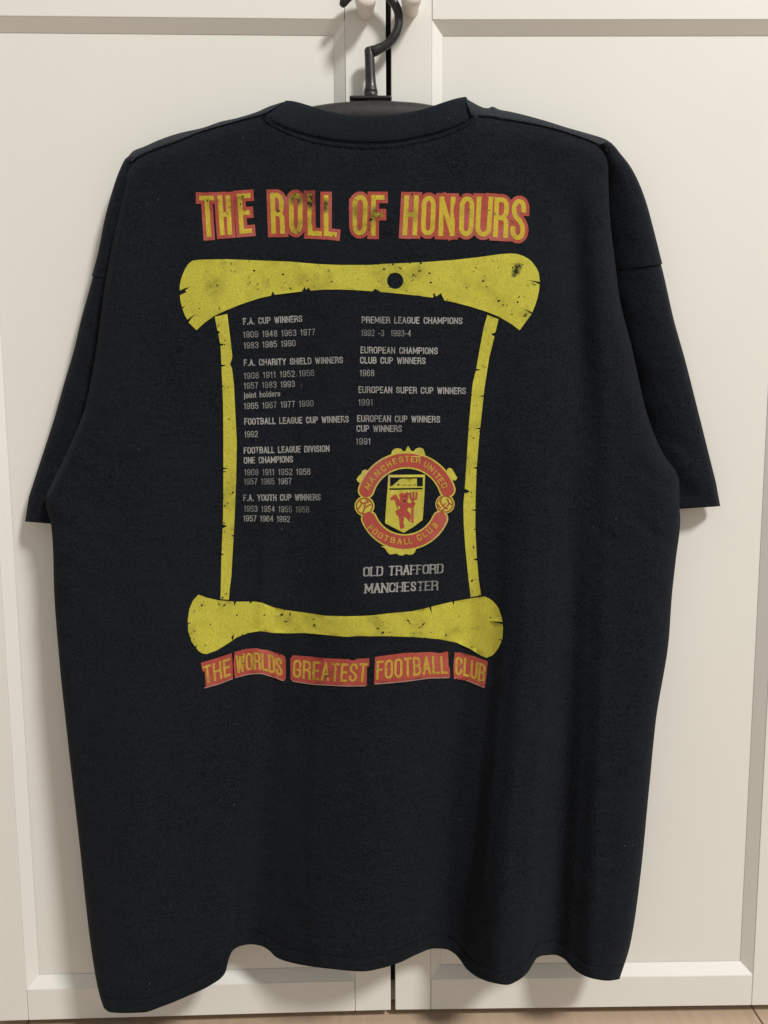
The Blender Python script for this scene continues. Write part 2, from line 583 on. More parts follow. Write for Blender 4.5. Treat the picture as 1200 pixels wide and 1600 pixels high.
def coons(top, right, bottom, left, nr, nc, tv=None):
    u = np.linspace(0, 1, nc); v = np.linspace(0, 1, nr) if tv is None else tv
    T_ = curve_pts(top, u, 0, True); B_ = curve_pts(bottom, u, 0, True)
    L_ = curve_pts(left, v, 1); R_ = curve_pts(right, v, 1)
    P = np.zeros((len(v), nc, 2))
    U, V = np.meshgrid(u, v)
    for k in range(2):
        P[:, :, k] = (1 - V) * T_[None, :, k] + V * B_[None, :, k] + (1 - U) * L_[:, None, k] + U * R_[:, None, k] \
            - ((1 - U) * (1 - V) * T_[0, k] + U * (1 - V) * T_[-1, k] + (1 - U) * V * B_[0, k] + U * V * B_[-1, k])
    return P


shirt = empty('t_shirt', tuple(pt(565, 1560, 0.04)))
tag(shirt, 'worn black crew-neck t-shirt with a yellow scroll print on its back, hanging before white doors', 't-shirt')

# back panel (the printed side, facing us)
NR, NC = 340, 300
P = coons(TOP, RIGHT, HEM, LEFT, NR, NC)
px, py = P[:, :, 0].ravel(), P[:, :, 1].ravel()
hh = drape(px, py)
# hem: a stitched groove about 21 px above the edge, slightly thicker below it
hem_y = np.interp(px, [p[0] for p in HEM], [p[1] for p in HEM])
dh = hem_y - py
hh = hh + 0.0009 * (1 - smooth01((dh - 17) / 5)) - 0.0010 * np.exp(-((dh - 22) / 2.5) ** 2)
verts = ray_pts(px, py, hh)
faces = grid_faces(NR, NC)
# turned-in hem: rows going back and up inside
last = np.arange((NR - 1) * NC, NR * NC)
rows = [verts]
n0 = NR * NC
for (dz, dy) in ((0.0004, 0.0012), (0.001, 0.0020), (0.014, 0.0023)):
    r = verts[last].copy(); r[:, 2] += dz; r[:, 1] += dy
    rows.append(r)
verts = np.concatenate(rows)
for k in range(3):
    a0 = (NR - 1) * NC if k == 0 else n0 + (k - 1) * NC
    b0 = n0 + k * NC
    for j in range(NC - 1):
        faces.append((a0 + j, b0 + j, b0 + j + 1, a0 + j + 1))
back_panel = link('back_panel', verts, faces, M_FAB)
adopt(shirt, back_panel)
BP = back_panel   # prints become its children (built in the same world space)

# front panel (far side) + the two strips that wrap forward over the shoulders
SILH_L = [(199, 246), (204, 240), (208, 236), (225, 229), (250, 218), (280, 208), (317, 199.5), (345, 190), (369, 184.6), (400.5, 175), (420, 166.5), (446, 158)]
SEAM_L = [(206, 253), (211, 249), (217, 246), (230, 239), (250, 231), (275, 222), (308, 208), (337, 199), (369, 190), (395, 183.5), (411, 179.5)]
SILH_R = [(726, 153), (737, 159), (750, 166), (757, 168.5), (763, 169), (769, 166.5), (780, 171), (800, 175), (850, 188), (885, 199), (920, 209), (945, 217), (957, 224.5)]
SEAM_R = [(738, 183), (752, 182.5), (765, 183), (780, 186), (800, 189), (850, 198), (880, 206), (904, 214), (927, 223), (940, 231), (948, 238)]
fv, ff = [], []
for silh, seam in ((SILH_L, SEAM_L), (SILH_R, SEAM_R)):
    n = 90
    a = curve_pts(seam, n); b = curve_pts(silh, n)
    ay = a[:, 1] + 2.5
    hs = drape(np.clip(a[:, 0], np.interp(ay, _ly, _lx) + 7, np.interp(ay, _ry, _rx) - 7), ay)
    base = sum(len(x) for x in fv)
    prof = [(-.10, -.0026), (0.0, -.0012), (.12, .0006), (.3, -.0008), (.55, -.0045), (.8, -.011), (.95, -.017), (1.0, -.021), (.9, -.026), (.5, -.029)]
    for (t, dh_) in prof:
        q = a * (1 - t) + b * t
        fv.append(ray_pts(q[:, 0], q[:, 1], np.maximum(hs + dh_, .010)))
    ff += grid_faces(len(prof), n, off=base)
base = sum(len(x) for x in fv)
inset = lambda c, dx, dy: [(x + dx, y + dy) for x, y in c]
TOPF = [(215, 262), (320, 222), (412, 190), (470, 250), (580, 280), (690, 250), (745, 192), (850, 214), (940, 246)]
HEMF = [(x, y - 26) for x, y in [(166, 1575), (250, 1560), (330, 1535), (392, 1500), (480, 1512), (567, 1510), (679, 1490), (790, 1520), (866, 1500), (964, 1530)]]
PF = coons(TOPF, inset(RIGHT, -5, 4)[:-1] + [(963, 1504)], HEMF, inset(LEFT, 4, 4)[:-1] + [(166, 1549)], 120, 80)
fx, fy = PF[:, :, 0].ravel(), PF[:, :, 1].ravel()
lx = np.interp(fy, _ly, _lx); rx = np.interp(fy, _ry, _rx)
edge = np.minimum(fx - lx, rx - fx)
hf = 0.012 + 0.013 * (1 - smooth01(edge / 40.0)) * 1.0
fv.append(ray_pts(fx, fy, hf))
ff += grid_faces(120, 80, off=base)
front = link('front_panel', np.concatenate(fv), ff, M_TOPLIT)
adopt(shirt, front)


# ------------------------------------------------------------------ sleeves
def lathe_strip(outer, inner, n, hc, amp_near, amp_far, bump=0.0, warp=1.0, tail=0.0):
    """flattened tube between an outer and an inner outline; returns verts (n*m), m"""
    a = curve_pts(outer, n); b = curve_pts(inner, n)
    m = 32
    out = []
    for k in range(m):
        s = k / (m // 2) if k <= m // 2 else 2 - k / (m // 2)
        near = k <= m // 2
        sw = s ** warp
        prof = math.sqrt(max(0, 1 - (2 * sw - 1) ** 2))
        if near: prof -= tail * max(0, (s - .25) / .75) ** 1.2
        q = a * (1 - s) + b * s
        h = hc + (amp_near + bump if near else -(amp_far + bump)) * prof
        if near:
            h = h + 2.0 * wrinkle(q[:, 0], q[:, 1]) * min(1, s * 6)
            ins = (q[:, 1] > np.interp(q[:, 0], _tx, _ty) + 2) & (q[:, 0] > np.interp(q[:, 1], _ly, _lx) + 3) & (q[:, 0] < np.interp(q[:, 1], _ry, _rx) - 3)
            h = np.where(ins, np.minimum(h, drape(q[:, 0], q[:, 1]) - .0035), h)
            h = np.maximum(h, -.003)
        out.append(ray_pts(q[:, 0], q[:, 1], h))
    return np.stack(out, 1).reshape(-1, 3), m


def sleeve(outer_up, inner_up, outer_sl, inner_sl, outer_cf, inner_cf, warp, hcs, tail):
    v, m = lathe_strip(outer_up, inner_up, 50, np.linspace(*hcs[0], 50), .012, .008, 0.0006, warp, tail)
    drop = link('drop_shoulder', v, grid_faces(50, m, True), M_FAB)
    v, m = lathe_strip(outer_sl, inner_sl, 60, np.linspace(*hcs[1], 60), .012, .007, 0.0, warp, tail)
    sl = link('sleeve', v, grid_faces(60, m, True), M_FAB)
    v, m = lathe_strip(outer_cf, inner_cf, 14, np.linspace(*hcs[2], 14), .012, .007, 0.00015, warp, tail)
    nrow = 14
    # turned-in edge
    rim = v.reshape(nrow, m, 3)[-1]
    cen = rim.mean(0)
    r1 = rim + (cen - rim) * 0.03; r2 = rim + (cen - rim) * 0.30; r2[:, 2] += 0.010
    v = np.concatenate([v, r1, r2])
    cf = link('cuff', v, grid_faces(nrow + 2, m, True), M_FAB)
    adopt(shirt, drop, sl)
    cf.parent = sl
    cf.matrix_parent_inverse = Matrix.Identity(4)
    return sl


SL_L = sleeve([(206, 243), (198, 246), (188, 263), (172, 310), (163, 345), (153, 395), (143.5, 431)],
              [(222, 258), (225, 275), (225, 300), (222, 340), (218, 380), (210, 420), (200, 440)],
              [(146, 427), (143, 440), (127, 498), (116, 545), (100, 600), (86, 650), (70, 700), (55, 746), (45, 777)],
              [(200, 432), (198, 440), (190, 500), (185, 545), (176, 600), (165, 650), (155, 700), (150, 746), (148, 778)],
              [(45.4, 775), (43, 790), (39, 815)], [(150, 776), (150, 795), (150, 824)], .8,
              ((.019, .014), (.014, .014), (.014, .014)), .5)
SL_R = sleeve([(950, 221), (960, 228), (967, 237), (985, 260), (999, 287), (1011, 320), (1021, 357), (1035, 412.5)],
              [(922, 232), (924, 256), (928, 275), (930, 300), (932, 330), (935, 360), (940, 400), (945, 424)],
              [(1031.5, 408), (1036, 425), (1053, 500), (1071, 564), (1087, 627), (1104, 695), (1119, 755)],
              [(940, 414), (945, 440), (960, 510), (970, 564), (985, 627), (1000, 695), (1010, 757)],
              [(1118.6, 753), (1122, 772), (1125.5, 791)], [(1010, 755), (1008, 775), (1005, 799)], .62,
              ((.021, .013), (.012, .006), (.006, .004)), 1.0)


def thread(name, pts, h_fn, parent, rad=0.00035, mat=None, n=160):
    c = curve_pts(pts, n)
    h = h_fn(c[:, 0], c[:, 1])
    w = ray_pts(c[:, 0], c[:, 1], h)
    m = 6
    t = np.gradient(w, axis=0); t /= np.linalg.norm(t, axis=1)[:, None]
    nrm = np.array([0, -1.0, 0]); s = np.cross(t, nrm); s /= np.linalg.norm(s, axis=1)[:, None]
    q = np.cross(s, t)
    vv = np.stack([w + rad * (math.cos(2 * math.pi * k / m) * s + math.sin(2 * math.pi * k / m) * q) for k in range(m)], 1).reshape(-1, 3)
    o = link(name, vv, grid_faces(n, m, True), mat or M_THREAD, parent)
    return o


# ------------------------------------------------------------------ collar
C_LOW = [(409, 180), (420, 187), (432, 194), (459, 205), (494, 215), (534, 221), (573, 223.5), (612, 222), (651, 215.5), (690, 206), (722, 194), (738, 185), (746, 179)]
C_UP = [(447, 157), (455, 157.5), (463, 159), (487, 166), (514, 174), (549, 179.5), (581, 181), (612, 179), (643, 174.5), (667, 168.5), (694, 159.5), (716, 153), (728, 151)]
n = 240
lo = curve_pts(C_LOW, n); upc = curve_pts(C_UP, n)
u = np.linspace(0, 1, n)
hs = drape(lo[:, 0], lo[:, 1] + 2)
endf = np.abs(2 * u - 1) ** 4
rows, uvs = [], []
prof = [(0, -.0006), (.03, .0008), (.1, .0016), (.3, .0019), (.55, .0014), (.8, .0004), (.93, -.0006), (.985, -.0018), (1.0, -.0030), (.97, -.0042), (.8, -.0052), (.4, -.0060), (0, -.0066)]
for i, (t, d) in enumerate(prof):
    q = lo * (1 - t) + upc * t
    h = hs + d - 0.004 * t - endf * (.004 + .010 * t)
    rows.append(ray_pts(q[:, 0], q[:, 1], h))
    uvs.append(np.stack([u * 2.0, np.full(n, t)], 1))
collar = link('collar', np.concatenate(rows), grid_faces(len(prof), n), M_RIB, None, True, np.concatenate(uvs))
adopt(shirt, collar)
# rolled seam just under the rib
rows = []
n2 = 200
lo2 = curve_pts([(414, 184)] + C_LOW[2:-2] + [(738, 187)], n2)
low3 = curve_pts([(417, 192), (432, 203), (459, 215), (494, 226), (534, 232.5), (573, 235), (612, 233.5), (651, 227), (690, 217), (722, 203.5), (736, 192)], n2)
hs2 = drape(lo2[:, 0], lo2[:, 1] + 6)
for (t, d) in ((0, -.0022), (.1, -.0004), (.3, .0009), (.55, .0013), (.8, .0009), (.95, -.0002), (1.05, -.0012)):
    q = lo2 * (1 - t) + low3 * t
    wob = 0.00018 * np.sin(np.arange(n2) * 0.55) + 0.00012 * np.sin(np.arange(n2) * 1.3)
    rows.append(ray_pts(q[:, 0], q[:, 1], hs2 + d + wob))
ns = link('neck_seam', np.concatenate(rows), grid_faces(7, n2), M_FAB)
ns.parent = collar
thread('stitch_line', [(x, y + 0.8) for x, y in C_LOW[1:-1]], lambda x, y: drape(x, y + 2) + .0007, collar, .00045)
# shoulder seams and hem / cuff stitch lines
thread('shoulder_seam', SEAM_L[1:], lambda x, y: drape(x, y + 1.5) + .0003, back_panel, .0006)
thread('shoulder_seam', SEAM_R[1:], lambda x, y: drape(x, y + 1.5) + .0001, back_panel, .0005)
hs_pts = [(x, y - 22) for x, y in HEM[1:-1]]
thread('hem_stitch', [(160, 1551)] + hs_pts + [(972, 1507)], lambda x, y: drape(x, y) - .00012, back_panel, .0004, n=400)
thread('hem_stitch', [(161, 1557)] + [(x, y - 17) for x, y in HEM[1:-1]] + [(971, 1512)], lambda x, y: drape(x, y) + .00035, back_panel, .0004, n=400)

# ------------------------------------------------------------------ hanger
hanger = empty('clothes_hanger', tuple(pt(578, 160, .025)))
tag(hanger, 'black plastic coat hanger hooked over the white knob, holding the shirt', 'hanger')


def tube(name, pts, radii, mat, segs=20, caps=True, flat=None, res=None):
    p = np.array([tuple(q) for q in pts], float)
    r = np.array(radii, float)
    if res:
        t = np.concatenate([[0], np.cumsum(np.linalg.norm(np.diff(p, axis=0), axis=1))]); t /= t[-1]
        s = np.linspace(0, 1, res)
        p = np.stack([pchip(t, p[:, k], s) for k in range(3)], 1); r = pchip(t, r, s)
    tg = np.gradient(p, axis=0); tg /= np.linalg.norm(tg, axis=1)[:, None]
    ref = np.array([0, 1.0, 0])
    sd = np.cross(tg, ref); sd /= np.linalg.norm(sd, axis=1)[:, None]
    q = np.cross(sd, tg)
    fl_ = flat or 1.0
    vv = []
    for k in range(segs):
        a = 2 * math.pi * k / segs
        vv.append(p + r[:, None] * (math.cos(a) * sd + fl_ * math.sin(a) * q))
    vv = np.stack(vv, 1).reshape(-1, 3)
    nr = len(p)
    fc = grid_faces(nr, segs, True)
    if caps:
        vv = np.concatenate([vv, p[:1], p[-1:]])
        c0, c1 = nr * segs, nr * segs + 1
        for k in range(segs):
            fc.append((c0, k, (k + 1) % segs))
            fc.append((c1, (nr - 1) * segs + (k + 1) % segs, (nr - 1) * segs + k))
    o = link(name, vv, fc, mat)
    return o


hk = []
HY = 0.015
for a in np.linspace(math.radians(153), math.radians(-70), 40):
    hk.append(pt(576 + 47.5 * math.cos(a), 31 - 48 * math.sin(a), HY))
hk.append(pt(586, 79.5, HY)); hk.append(pt(580, 80.5, HY))
rad = [.0026] + [.0043] * 38 + [.0047, .0050, .0052]
rad[1] = .0040
hook = tube('hook', hk, rad, M_HANG, 22)
neck = tube('neck', [pt(577, 75.5, HY), pt(577.2, 78, HY), pt(577.5, 90, HY), pt(578.5, 115, HY), pt(579.3, 130, HY), pt(579.4, 136, HY), pt(579.4, 143, HY), pt(579.4, 144.5, HY), pt(579.4, 145.5, HY), pt(579.4, 147, HY), pt(579.5, 158, HY)],
            [.0040, .0050, .0049, .0050, .0053, .0058, .0069, .0070, .0058, .0069, .0070], M_HANG, 28)
pl = []
bm = bmesh.new()
a0, a1 = pt(546, 154.5, .018), pt(612, 153.5, .018)
cz0 = (a0.z + a1.z) / 2
bmw = Matrix.Translation((((a0.x + a1.x) / 2), -.017, cz0))
bmesh.ops.create_cube(bm, size=1.0, matrix=bmw @ Matrix.Diagonal((a1.x - a0.x, .010, .0036, 1)))
plate = link_bm('plate', bm, M_HANG)
mb = plate.modifiers.new('round', 'BEVEL'); mb.width = .0016; mb.segments = 4
# shaped shoulder bar: visible in the neck opening, running on inside the shirt
n = 121
tt = np.linspace(-1, 1, n)
topy = np.interp(tt, [-1, -.9, -.25, -.12, 0, .12, .25, .9, 1], [262, 226, 164.5, 159, 157, 158, 162, 222, 250])
topy = np.convolve(np.pad(topy, 4, mode='edge'), np.ones(9) / 9, 'valid')
cxp = 580 + tt * 355
rows = []
for (dy, dh_) in ((10, .000), (3, .002), (0, .006), (0, .012), (2, .017), (9, .020), (22, .021), (36, .018), (38, .010), (26, .002)):
    sc = 1 - 0.35 * np.abs(tt)
    rows.append(ray_pts(cxp, topy + dy * sc, .013 + dh_ * np.where(np.abs(tt) > .7, .8, 1.0)))
rows.append(rows[0])
bar = link('shoulder_bar', np.concatenate(rows), grid_faces(len(rows), n), M_HANG2)
adopt(hanger, hook, neck, plate, bar)

# ------------------------------------------------------------------ print: glyphs and flat shapes
K = 0.2


def qa(cx, cy, rx, ry, a0, a1, n=7):
    return [(cx + rx * math.cos(math.radians(a)), cy - ry * math.sin(math.radians(a))) for a in np.linspace(a0, a1, n)]


def topc(k=K, y=0.0): return qa(.5, y + k, .5, k, 180, 0, 11)       # left to right over the top
def botc(k=K, y=1.0): return qa(.5, y - k, .5, k, 0, -180, 11)      # right to left along the bottom


G = {
    'A': (1.05, [[(0, 1), (.5, 0)], [(.5, 0), (1, 1)], [(.2, .68), (.8, .68)]]),
    'B': (1.0, [[(0, 0), (.45, 0)] + qa(.45, .2, .5, .2, 90, 0)[1:] + [(.95, .28)] + qa(.45, .28, .5, .2, 0, -90)[1:] + [(0, .48)], [(.45, .48)] + qa(.45, .7, .55, .22, 90, 0)[1:] + [(1, .8)] + qa(.45, .8, .55, .2, 0, -90) + [(0, 1)], [(0, 0), (0, 1)]]),
    'C': (1.0, [[(1, .29)] + topc()[::-1] + [(0, .8)] + botc()[::-1] + [(1, .71)]]),
    'D': (1.0, [[(0, 0), (.5, 0)] + qa(.5, K, .5, K, 90, 0)[1:] + qa(.5, 1 - K, .5, K, 0, -90) + [(0, 1)], [(0, 0), (0, 1)]]),
    'E': (.82, [[(0, 0), (0, 1)], [(0, 0), (1, 0)], [(0, .48), (.85, .48)], [(0, 1), (1, 1)]]),
    'F': (.82, [[(0, 0), (0, 1)], [(0, 0), (1, 0)], [(0, .48), (.85, .48)]]),
    'G': (1.0, [[(1, .34)] + topc()[::-1] + [(0, .8)] + botc()[::-1] + [(1, .55)], [(1, .55), (.6, .55)]]),
    'H': (1.0, [[(0, 0), (0, 1)], [(1, 0), (1, 1)], [(0, .48), (1, .48)]]),
    'I': (.12, [[(.5, 0), (.5, 1)]]),
    'L': (.8, [[(0, 0), (0, 1)], [(0, 1), (1, 1)]]),
    'M': (1.3, [[(0, 0), (0, 1)], [(1, 0), (1, 1)], [(0, 0), (.5, .75)], [(.5, .75), (1, 0)]]),
    'N': (1.02, [[(0, 0), (0, 1)], [(1, 0), (1, 1)], [(0, 0), (1, 1)]]),
    'O': (1.0, [topc() + [(1, .8)] + botc() + [(0, .2)]]),
    'P': (.95, [[(0, 0), (0, 1)], [(0, 0), (.45, 0)] + qa(.45, .2, .55, .2, 90, 0) + qa(.45, .35, .55, .2, 0, -90) + [(0, .55)]]),
    'R': (1.0, [[(0, 0), (0, 1)], [(0, 0), (.45, 0)] + qa(.45, .2, .5, .2, 90, 0) + qa(.45, .31, .5, .2, 0, -90) + [(0, .51)], [(.5, .51)] + qa(.5, .66, .48, .15, 80, 0) + [(1, 1)]]),
    'S': (.95, [[(1, .24)] + topc(.19)[::-1] + [(0, .25), (.08, .35), (.3, .45), (.7, .55), (.92, .65), (1, .75)] + botc(.19) + [(0, .76)]]),
    'T': (.95, [[(0, 0), (1, 0)], [(.5, 0), (.5, 1)]]),
    'U': (1.0, [[(0, 0), (0, .8)] + botc()[::-1] + [(1, 0)]]),
    'V': (1.05, [[(0, 0), (.5, 1)], [(.5, 1), (1, 0)]]),
    'W': (1.5, [[(0, 0), (.25, 1)], [(.25, 1), (.5, .1)], [(.5, .1), (.75, 1)], [(.75, 1), (1, 0)]]),
    'Y': (1.05, [[(0, 0), (.5, .52)], [(1, 0), (.5, .52)], [(.5, .52), (.5, 1)]]),
    '0': (1.0, [topc() + [(1, .8)] + botc() + [(0, .2)]]),
    '1': (.55, [[(.1, .2), (.5, .12), (.7, 0)], [(.7, 0), (.7, 1)]]),
    '2': (1.0, [[(0, .23)] + topc() + [(1, .32), (.85, .5), (.15, .82), (0, 1)], [(0, 1), (1, 1)]]),
    '3': (1.0, [[(0, .21)] + topc() + [(1, .3), (.85, .44), (.45, .47)], [(.45, .47), (.85, .51), (1, .66)] + botc() + [(0, .79)]]),
    '4': (1.0, [[(.75, 0), (.75, 1)], [(.7, 0), (0, .7)], [(0, .7), (1, .7)]]),
    '5': (1.0, [[(.95, 0), (.12, 0)], [(.12, 0), (.02, .47)], [(.02, .47)] + qa(.5, .56, .5, .2, 140, 0) + botc() + [(0, .79)]]),
    '6': (1.0, [[(1, .21)] + topc()[::-1] + [(0, .8)] + botc()[::-1] + qa(.5, .6, .5, .2, 0, 180, 11)]),
    '7': (.95, [[(0, 0), (1, 0)], [(1, 0), (.55, .45), (.35, 1)]]),
    '8': (1.0, [qa(.5, .24, .46, .24, 90, 450, 17), qa(.5, .74, .5, .26, 90, 450, 17)]),
    '9': (1.0, [[(0, .79)] + botc()[::-1] + [(1, .2)] + topc()[::-1] + qa(.5, .4, .5, .2, 180, 360, 11)]),
    '.': (.12, [[(.5, .98), (.5, 1)]]), '-': (.6, [[(0, .6), (1, .6)]]), ' ': (.62, []),
    'j': (.3, [[(.6, .32), (.6, 1.1), (.1, 1.25)], [(.6, .06), (.6, .08)]]),
    'i': (.12, [[(.5, .32), (.5, 1)], [(.5, .06), (.5, .08)]]),
    'o': (.85, [qa(.5, .65, .5, .35, 90, 450, 17)]),
    'n': (.8, [[(0, .32), (0, 1)], [(0, .55)] + qa(.5, .52, .5, .2, 180, 0) + [(1, 1)]]),
    't': (.5, [[(.45, .1), (.45, .9), (.9, 1)], [(0, .34), (1, .34)]]),
    'h': (.8, [[(0, 0), (0, 1)], [(0, .55)] + qa(.5, .52, .5, .2, 180, 0) + [(1, 1)]]),
    'l': (.12, [[(.5, 0), (.5, 1)]]),
    'd': (.85, [[(1, 0), (1, 1)], qa(.5, .65, .5, .35, 90, 450, 17)]),
    'e': (.85, [[(0, .64), (1, .64)] + qa(.5, .65, .5, .35, 0, 310, 15)]),
    'r': (.5, [[(0, .32), (0, 1)], [(0, .55), (.3, .36), (1, .34)]]),
    's': (.75, [[(1, .46)] + qa(.5, .48, .48, .16, 20, 200, 9) + [(.15, .6), (.85, .7)] + qa(.5, .83, .5, .17, 25, -190, 11)]),
}


def disc(c, r, n=12):
    return [(c[0] + r * math.cos(2 * math.pi * k / n), c[1] + r * math.sin(2 * math.pi * k / n)) for k in range(n)]


def stroke_polys(pts, hw, round_ends=False, hv=None):
    """polygons (already in photo coordinates) covering a thick polyline"""
    out = []
    p = [np.array(q, float) for q in pts]
    for i in range(len(p) - 1):
        a, b = p[i], p[i + 1]
        d = b - a; L = np.hypot(*d)
        if L < 1e-6: continue
        d = d / L; nn = np.array([-d[1], d[0]])
        w = hw if hv is None else (hw * abs(d[1]) + hv * abs(d[0]))
        e0 = w if (i == 0 and not round_ends) else 0
        e1 = w if (i == len(p) - 2 and not round_ends) else 0
        out.append([tuple(a - d * e0 + nn * w), tuple(b + d * e1 + nn * w), tuple(b + d * e1 - nn * w), tuple(a - d * e0 - nn * w)])
        if i > 0: out.append(disc(a, w, 10))
    if round_ends:
        out += [disc(p[0], hw, 10), disc(p[-1], hw, 10)]
    return out


def area2(poly):
    p = np.array(poly); x, y = p[:, 0], p[:, 1]
    return np.sum(x * np.roll(y, -1) - y * np.roll(x, -1))


def fill(polys, subs=(), grid=7.0):
    """union of polys minus subs -> (pts, tris) with extra interior points so that the sheet can follow the folds"""
    vv, faces = [], []
    for poly in list(polys) + list(subs):
        if area2(poly) < 0: poly = poly[::-1]
        i0 = len(vv)
        vv += [Vector((float(x), float(y))) for x, y in poly]
        faces.append(list(range(i0, i0 + len(poly))))
    npos = len(polys)
    a = np.array([tuple(q) for poly in polys for q in poly])
    if grid:
        for gx in np.arange(a[:, 0].min() + grid / 2, a[:, 0].max(), grid):
            for k, gy in enumerate(np.arange(a[:, 1].min() + grid / 2, a[:, 1].max(), grid)):
                vv.append(Vector((float(gx + (.31 if k % 2 else -.27)), float(gy + .13))))
    rv, re, rf, ov, oe, of = delaunay_2d_cdt(vv, [], faces, 0, 1e-5)
    tris = []
    for f, o in zip(rf, of):
        if o and any(i < npos for i in o) and not any(i >= npos for i in o):
            tris.append(f)
    used = sorted({i for f in tris for i in f})
    mp = {i: k for k, i in enumerate(used)}
    return np.array([tuple(rv[i]) for i in used]), [tuple(mp[i] for i in f) for f in tris]


def print_layer(name, parts, parent, mats, clean=True):
    """parts: list of (pts, tris, layer_height, material_index) -> one mesh lying on the cloth"""
    vs_, fs_, mi = [], [], []
    off = 0
    for (p, t, lay, m) in parts:
        h = drape(p[:, 0], p[:, 1]) + lay
        vs_.append(ray_pts(p[:, 0], p[:, 1], h))
        fs_ += [tuple(i + off for i in f) for f in t]
        mi += [m] * len(t)
        off += len(p)
    vs_ = np.concatenate(vs_)
    # make every triangle face us
    out = []
    for f in fs_:
        a, b, c = vs_[f[0]], vs_[f[1]], vs_[f[2]]
        out.append(f if np.cross(b - a, c - a)[1] < 0 else f[::-1])
    o = link(name, vs_, out, mats, None, True, None, mi)
    o.parent = parent
    return o


L1, L2, L3, L4 = 0.00045, 0.00065, 0.00085, 0.00105


def text_strokes(text, mapper, gap, wscale=1.0):
    """mapper(u, v) with u in [0,1] over the word; returns list of mapped polylines"""
    ws = [G[ch][0] * wscale for ch in text]
    tot = sum(ws) + gap * (len(text) - 1)
    x = 0
    out = []
    for ch, w in zip(text, ws):
        for st in G[ch][1]:
            out.append((ch, [mapper((x + p[0] * w) / tot, p[1]) for p in st]))
        x += w + gap
    return out


def band(top, bot):
    t = np.array(top, float); b = np.array(bot, float)

    def par(c):
        s = np.concatenate([[0], np.cumsum(np.hypot(*np.diff(c, axis=0).T))]); return s / s[-1]
    st, sb = par(t), par(b)

    def f(u, v):
        a = np.array([np.interp(u, st, t[:, 0]), np.interp(u, st, t[:, 1])])
        c = np.array([np.interp(u, sb, b[:, 0]), np.interp(u, sb, b[:, 1])])
        return tuple(a * (1 - v) + c * v)
    return f


def P_(x, y): return tuple(pt(x, y, float(drape([x], [y])[0])))


INK_Y = ink_mat('yellow_ink', (0.52, 0.482, 0.060), 0.66, [(P_(809, 417), .0062, 1.0), (P_(806, 424), .0062, 1.0), (P_(803, 430), .004, .9), (P_(335, 448), .016, .35)])
INK_YT = ink_mat('title_yellow_ink', (0.54, 0.41, 0.045), 0.85, [(P_(463, 311), .011, .85), (P_(488, 315), .013, 1.0), (P_(508, 322), .010, .9), (P_(560, 331), .012, .6), (P_(589, 335), .012, .75), (P_(645, 335), .012, .4)])
INK_RT = ink_mat('title_red_ink', (0.38, 0.072, 0.052), 0.6, [(P_(478, 300), .016, .5), (P_(490, 312), .010, .6), (P_(585, 335), .008, .5)], (0.42, 0.12, 0.105))
INK_R = ink_mat('red_ink', (0.40, 0.072, 0.055), 0.3, (), (0.42, 0.105, 0.08))
INK_YS = ink_mat('slogan_yellow_ink', (0.52, 0.33, 0.055), 0.65, (), None, 0.10)
INK_W = ink_mat('grey_ink', (0.29, 0.29, 0.29), 0.6, (), None, 0.10, 0.55)
INK_WH = ink_mat('heading_grey_ink', (0.35, 0.35, 0.345), 0.55, (), None, 0.10, 0.45)
INK_CY = ink_mat('crest_yellow_ink', (0.53, 0.48, 0.07), 0.3, (), (0.46, 0.36, 0.18))
INK_K = fabric_mat('bare_cloth')

# ---- title
TITLE = [
    ('T', 315, 330.5, 319.5, 333.5, 309.5, 367.5, 0, -2), ('H', 343.5, 356, 347.5, 359, 309, 364, 0, -1), ('E', 374, 387.5, 378, 390, 306.5, 361.5, -1, -1),
    ('R', 425.5, 440, 427.5, 441.5, 305, 361.5, 0, 0), ('O', 455, 469, 455.5, 469, 305, 362, 0, 0), ('L', 483.5, 498, 484.5, 499, 306.5, 364, 0, 1), ('L', 509.5, 521.5, 509.5, 522.5, 308.5, 365, 0, 1.5),
    ('O', 554.5, 571, 554.5, 569.5, 308, 364, 0, 0), ('F', 583.5, 597, 583, 596, 308.5, 364.5, 0, 0),
    ('H', 635.5, 650.5, 632.5, 648, 309, 364, 0, 0), ('O', 663, 677.5, 661, 675.5, 309.5, 364.5, 0, 0), ('N', 690.5, 708, 688.5, 706.5, 311, 365, 0, 0), ('O', 722.5, 738, 720.5, 735.5, 310.5, 365.5, 0, 0),
    ('U', 748.5, 767, 746, 763.5, 311, 366, 0, .5), ('R', 776.5, 793, 774, 790, 312, 367, 0, 1), ('S', 804, 819, 800.5, 816, 314.5, 370.5, 0, 2)]
yel, red = [], []
for (ch, xlt, xrt, xlb, xrb, yt, yb, st, sb) in TITLE:
    def mp(p, a=(xlt, xrt, xlb, xrb, yt, yb, st, sb)):
        u, v = p
        x = (a[0] * (1 - u) + a[1] * u) * (1 - v) + (a[2] * (1 - u) + a[3] * u) * v
        y = (a[4] + a[6] * u) * (1 - v) + (a[5] + a[7] * u) * v
        return (x, y)
    for s in G[ch][1]:
        q = [mp(p) for p in s]
        yel += stroke_polys(q, 3.7)
        red += stroke_polys(q, 9.0)
pr, tr_ = fill(red); py_, ty_ = fill(yel)
print_layer('title_print', [(pr, tr_, L1, 0), (py_, ty_, L2, 1)], BP, [INK_RT, INK_YT])

